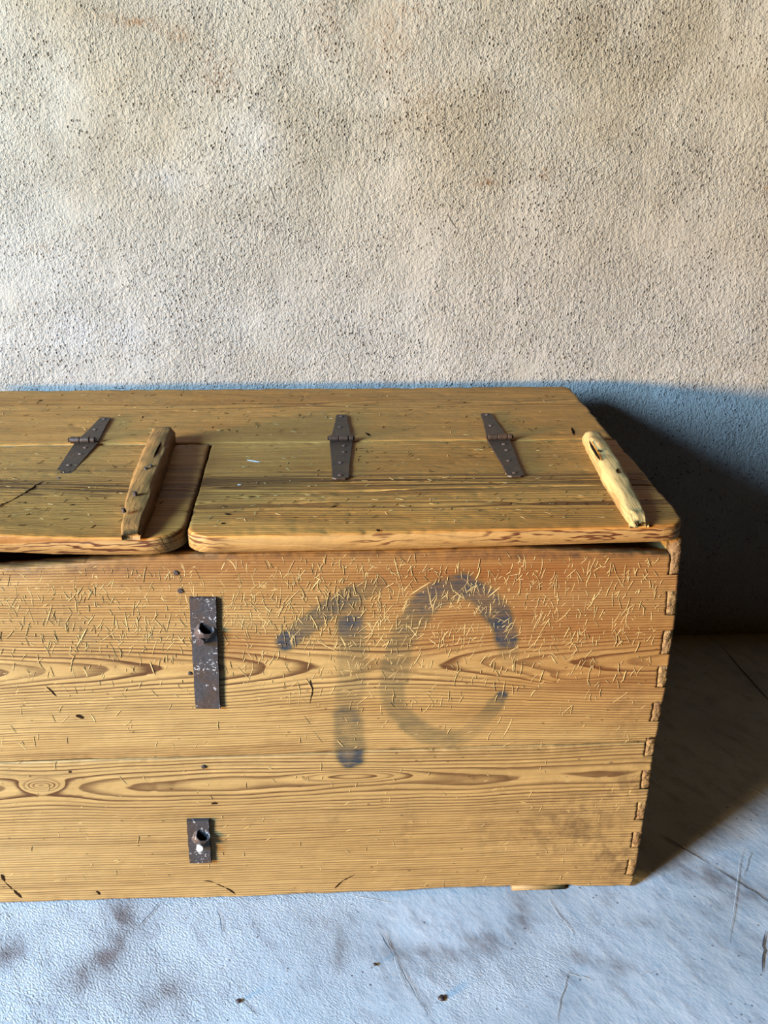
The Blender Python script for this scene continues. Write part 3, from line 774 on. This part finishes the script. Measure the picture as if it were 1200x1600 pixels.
def on_batten(acc, pix, w_, h0, mi): 
    P_ = [at(2, ZT + h0, u, v) for u, v in pix]
    for p, q in zip(P_[:-1], P_[1:]):
        Vr, Fr = ribbon(wob_line(p, q, 8, .001, 3), w_, lambda a, b, h: (a, b, ZT + h0 + h), h=.0014, lift=-.001); acc.add(Vr, Fr, mi)
on_batten(acc, [(252, 690), (240, 715)], .004, .0335, 1)
V, F, mi = acc.out(); bl = link('batten', V, F, [M_CL, M_VOID], lid_l, mi); bl['label'] = 'dark weathered batten, square at the back'
B0_, B1_ = at(2, ZT, 1000, 826), at(2, ZT, 922, 690)
V, F = batten('batten', lid_r, [B0_[:2], (B0_[:2] + B1_[:2]) / 2, B1_[:2]], [.026, .034, .036, .036, .034, .032], [.013, .021, .026, .028, .028, .026], M_CR, 15, .5, .5)
acc = Acc(V, F); on_batten(acc, [(921, 689), (938, 719)], .0055, .0265, 1); on_batten(acc, [(935, 703), (938, 705)], .005, .0275, 1); on_batten(acc, [(964, 732), (966, 739)], .004, .0265, 1)
V, F, mi = acc.out(); br = link('batten', V, F, [M_CR, M_VOID], lid_r, mi); br['label'] = 'pale worn batten, rounded and split'
def nail(c, r, axis, parent, mat_=M_NAIL, h=.003):
    bm = bmesh.new(); bm_cyl(bm, (0, 0, 0), r, h, axis, 12, r * .72)
    V = np.array([v.co[:] for v in bm.verts]) + np.array(c); bm.verts.index_update(); F = [[v.index for v in f.verts] for f in bm.faces]; bm.free()
    return link('nail', V, F, mat_, parent, smooth=False)
for (u, v, h0) in ((228, 733, .033), (236, 729, .033), (211, 771, .033), (193, 797, .029)):
    p = at(2, ZT + h0, u, v); nail(p, .0038, (-.1, -.1, 1), lid_l, h=.006)

# ---- strap hinges
def strap_hinge(xp, ypin, y_front, y_back, skew, kn_off=0.):
    def leaf(y0, y1, w0, w1, z0, name, parent, n=7):
        th = .0028; V = []; F = []
        for i in range(n):
            t = i / (n - 1); y = y0 + (y1 - y0) * t; w = w0 + (w1 - w0) * t
            if i == n - 1: w *= .62
            x = xp + skew * (y - ypin)
            V += [(x - w / 2, y, z0), (x + w / 2, y, z0), (x + w / 2 - .0005, y, z0 + th), (x - w / 2 + .0005, y, z0 + th)]
        t2 = (n - 1); 
        # set the last ring right behind the previous one for clipped corners
        for j in range(4): 
            vx, vy, vz = V[(n - 2) * 4 + j]; V[(n - 2) * 4 + j] = (vx, y1 - (.004 if y1 > y0 else -.004), vz)
        for i in range(n - 1):
            for j in range(4): F.append([i * 4 + j, i * 4 + (j + 1) % 4, (i + 1) * 4 + (j + 1) % 4, (i + 1) * 4 + j])
        F += [[3, 2, 1, 0], [(n - 1) * 4 + j for j in range(4)]]
        bm = bmesh.new(); vs = [bm.verts.new(p) for p in V]
        for f in F: bm.faces.new([vs[i] for i in f])
        return bm_obj(name, bm, M_HINGE, parent, smooth=False)
    zb = ZT + .0004
    h = leaf(ypin - .004, y_front, .043, .025, zb, 'strap_hinge', chest)
    leaf(ypin + .004, y_back, .040, .019, zb, 'hinge_leaf', h)
    bm = bmesh.new()
    r = .0062
    for j, (c, L_) in enumerate(((-.013, .0165), (.0045, .0165), (.0185, .008))): bm_cyl(bm, (xp + kn_off + c, ypin, zb + r), r * (1 if j != 2 else .93), L_, (1, 0, 0), 16)
    bm_cyl(bm, (xp + kn_off, ypin, zb + r), r * .62, .050, (1, 0, 0), 12)
    bevel(bm, .0006, 1)
    bm_obj('knuckle', bm, M_HINGE, h, smooth=False)
    for (t, side, sx) in ((.17, 0, .006), (.34, 0, .006), (.62, 0, 0), (.93, 0, 0), (.16, 1, -.006), (.48, 1, -.002), (.92, 1, 0)):
        y = ypin + (y_front - ypin) * t if side == 0 else ypin + (y_back - ypin) * t
        x = xp + sx + skew * (y - ypin)
        bm = bmesh.new(); bmesh.ops.create_uvsphere(bm, u_segments=12, v_segments=6, radius=.0048)
        for v in bm.verts: v.co = Vector((v.co.x + x, v.co.y * .8 + y, max(v.co.z, 0) * .48 + zb + .0026))
        bm_obj('nail', bm, M_LUG, h)
        bm = None
    return h
for (xp, yp, yf_, yb_, sk, ko) in ((-.484, 1.612, 1.408, 1.764, -.018, -.008), (-.0175, 1.607, 1.408, 1.768, .0, .0), (.274, 1.606, 1.409, 1.768, .0, .003), (-.80, 1.608, 1.408, 1.766, .0, .0)):
    strap_hinge(xp, yp, yf_, yb_, sk, ko)

# ---- iron plates with lugs on the front
def iron_plate(pix, thick, lug, rivet, label, short=False):
    C4 = [k(u, v) for u, v in pix]                     # TL TR BR BL
    n = 10; bm = bmesh.new()
    rows_ = []
    for i in range(n):
        t = i / (n - 1); l = C4[0] + (C4[3] - C4[0]) * t; r_ = C4[1] + (C4[2] - C4[1]) * t
        j = .0006 * math.sin(i * 2.3)
        rows_.append([bm.verts.new((l[0] + j, YF - .0002, l[2])), bm.verts.new((r_[0] + j, YF - .0002, r_[2])), bm.verts.new((r_[0] + j - .0004, YF - thick, r_[2])), bm.verts.new((l[0] + j + .0004, YF - thick, l[2]))])
    for a, b in zip(rows_[:-1], rows_[1:]):
        for j in range(4): bm.faces.new([a[j], a[(j + 1) % 4], b[(j + 1) % 4], b[j]])
    bm.faces.new(rows_[0]); bm.faces.new(rows_[-1][::-1])
    bmesh.ops.bevel(bm, geom=[e for e in bm.edges if len(e.link_faces) == 2 and e.calc_face_angle(0) > .6], offset=.0009, segments=2, affect='EDGES')
    pl = bm_obj('iron_plate', bm, M_PLATE, chest, smooth=False); pl['label'] = label
    # the lug: a short thick iron eye standing out of the plate, its hole turned up and to the right
    c = np.array(k(*lug)); c[1] = YF - thick; bm = bmesh.new(); N = 28
    ax = Vector((.50, -.42, .76)).normalized()
    e1 = ax.cross(Vector((0, -1, 0))).normalized(); e2 = ax.cross(e1)
    prof = [(.0135, -.016), (.0144, -.004), (.0140, .004), (.0131, .0068), (.0118, .0076), (.0106, .0064), (.0097, .002), (.0090, -.010)]
    base = Vector(c) + Vector((0.001, -.002, -.002)); vs = []
    for (rad, hh) in prof:
        for i in range(N):
            th = 2 * math.pi * i / N; wv = 1 + .05 * math.sin(3 * th + 1) + .03 * math.sin(7 * th)
            vs.append(bm.verts.new(base + ax * (hh * (1 + .25 * math.sin(th + .5))) + (e1 * math.cos(th) * 1.0 + e2 * math.sin(th) * .78) * rad * wv))
    for r_ in range(len(prof) - 1):
        for i in range(N): bm.faces.new([vs[r_ * N + i], vs[r_ * N + (i + 1) % N], vs[(r_ + 1) * N + (i + 1) % N], vs[(r_ + 1) * N + i]])
    f = bm.faces.new([vs[(len(prof) - 1) * N + i] for i in range(N)]); f.material_index = 1
    bm_obj('lug', bm, [M_LUG, M_VOID], pl)
    c = at(1, YF - thick - .014, *rivet); bm = bmesh.new(); bm_cyl(bm, Vector(c) - Vector((.08, -1, .32)) * .010, .0064, .022, (.08, -1, .32), 16, .0054)
    bm_obj('rivet', bm, M_WHITE if short else M_LUG, pl, smooth=False)
    return pl
iron_plate([(296, 932), (338, 932), (345, 1104), (306, 1103)], .0065, (320, 979), (313, 1004), 'long rusty iron plate with a bent lug and white paint flecks')
sp2 = iron_plate([(292, 1279), (327, 1278), (331, 1344), (297, 1345)], .0065, (315, 1300), (312, 1326), 'short dark iron plate with a lug and a white rivet', True)
# ---- nail heads in the front
for (u, v, r_) in ((275, 895, .0046), (282, 923, .0050), (318, 1198, .0040), (297, 1052, .0034)):
    p = k(u, v); nail((p[0], YF - .0008, p[2]), r_, (0, -1, 0), chest, h=.0022)

# ------------------------------------------------------------------ crumbs on the floor
def crumb(u, v, r_, label, seed):
    c = FL(u, v); bm = bmesh.new(); bmesh.ops.create_icosphere(bm, subdivisions=2, radius=r_)
    for w_ in bm.verts:
        n_ = float(fbm(np.array(w_.co.x * 160 + seed), np.array(w_.co.y * 160 + w_.co.z * 90), seed, 2))
        w_.co *= 1 + .45 * n_
        w_.co.z = w_.co.z * .55
    zmin = min(w_.co.z for w_ in bm.verts)
    for w_ in bm.verts: w_.co += Vector((c[0], c[1], -zmin - .0012))
    o = bm_obj('dirt_crumb', bm, M_NAIL, None, loc=(c[0], c[1], 0)); o['label'] = label; o['category'] = 'crumb'; o['group'] = 'dark crumbs on the floor'
crumb(690, 1561, .0050, 'largest dark crumb on the bare floor, in front of the middle of the chest', 3)
crumb(373, 1564, .0040, 'dark crumb on the floor at the end of a short crack, left of the others', 5)
crumb(586, 1507, .0030, 'tiny dark crumb beside the long curved crack in the floor', 8)

for o in bpy.data.objects:
    if '_w' in o: del o['_w']
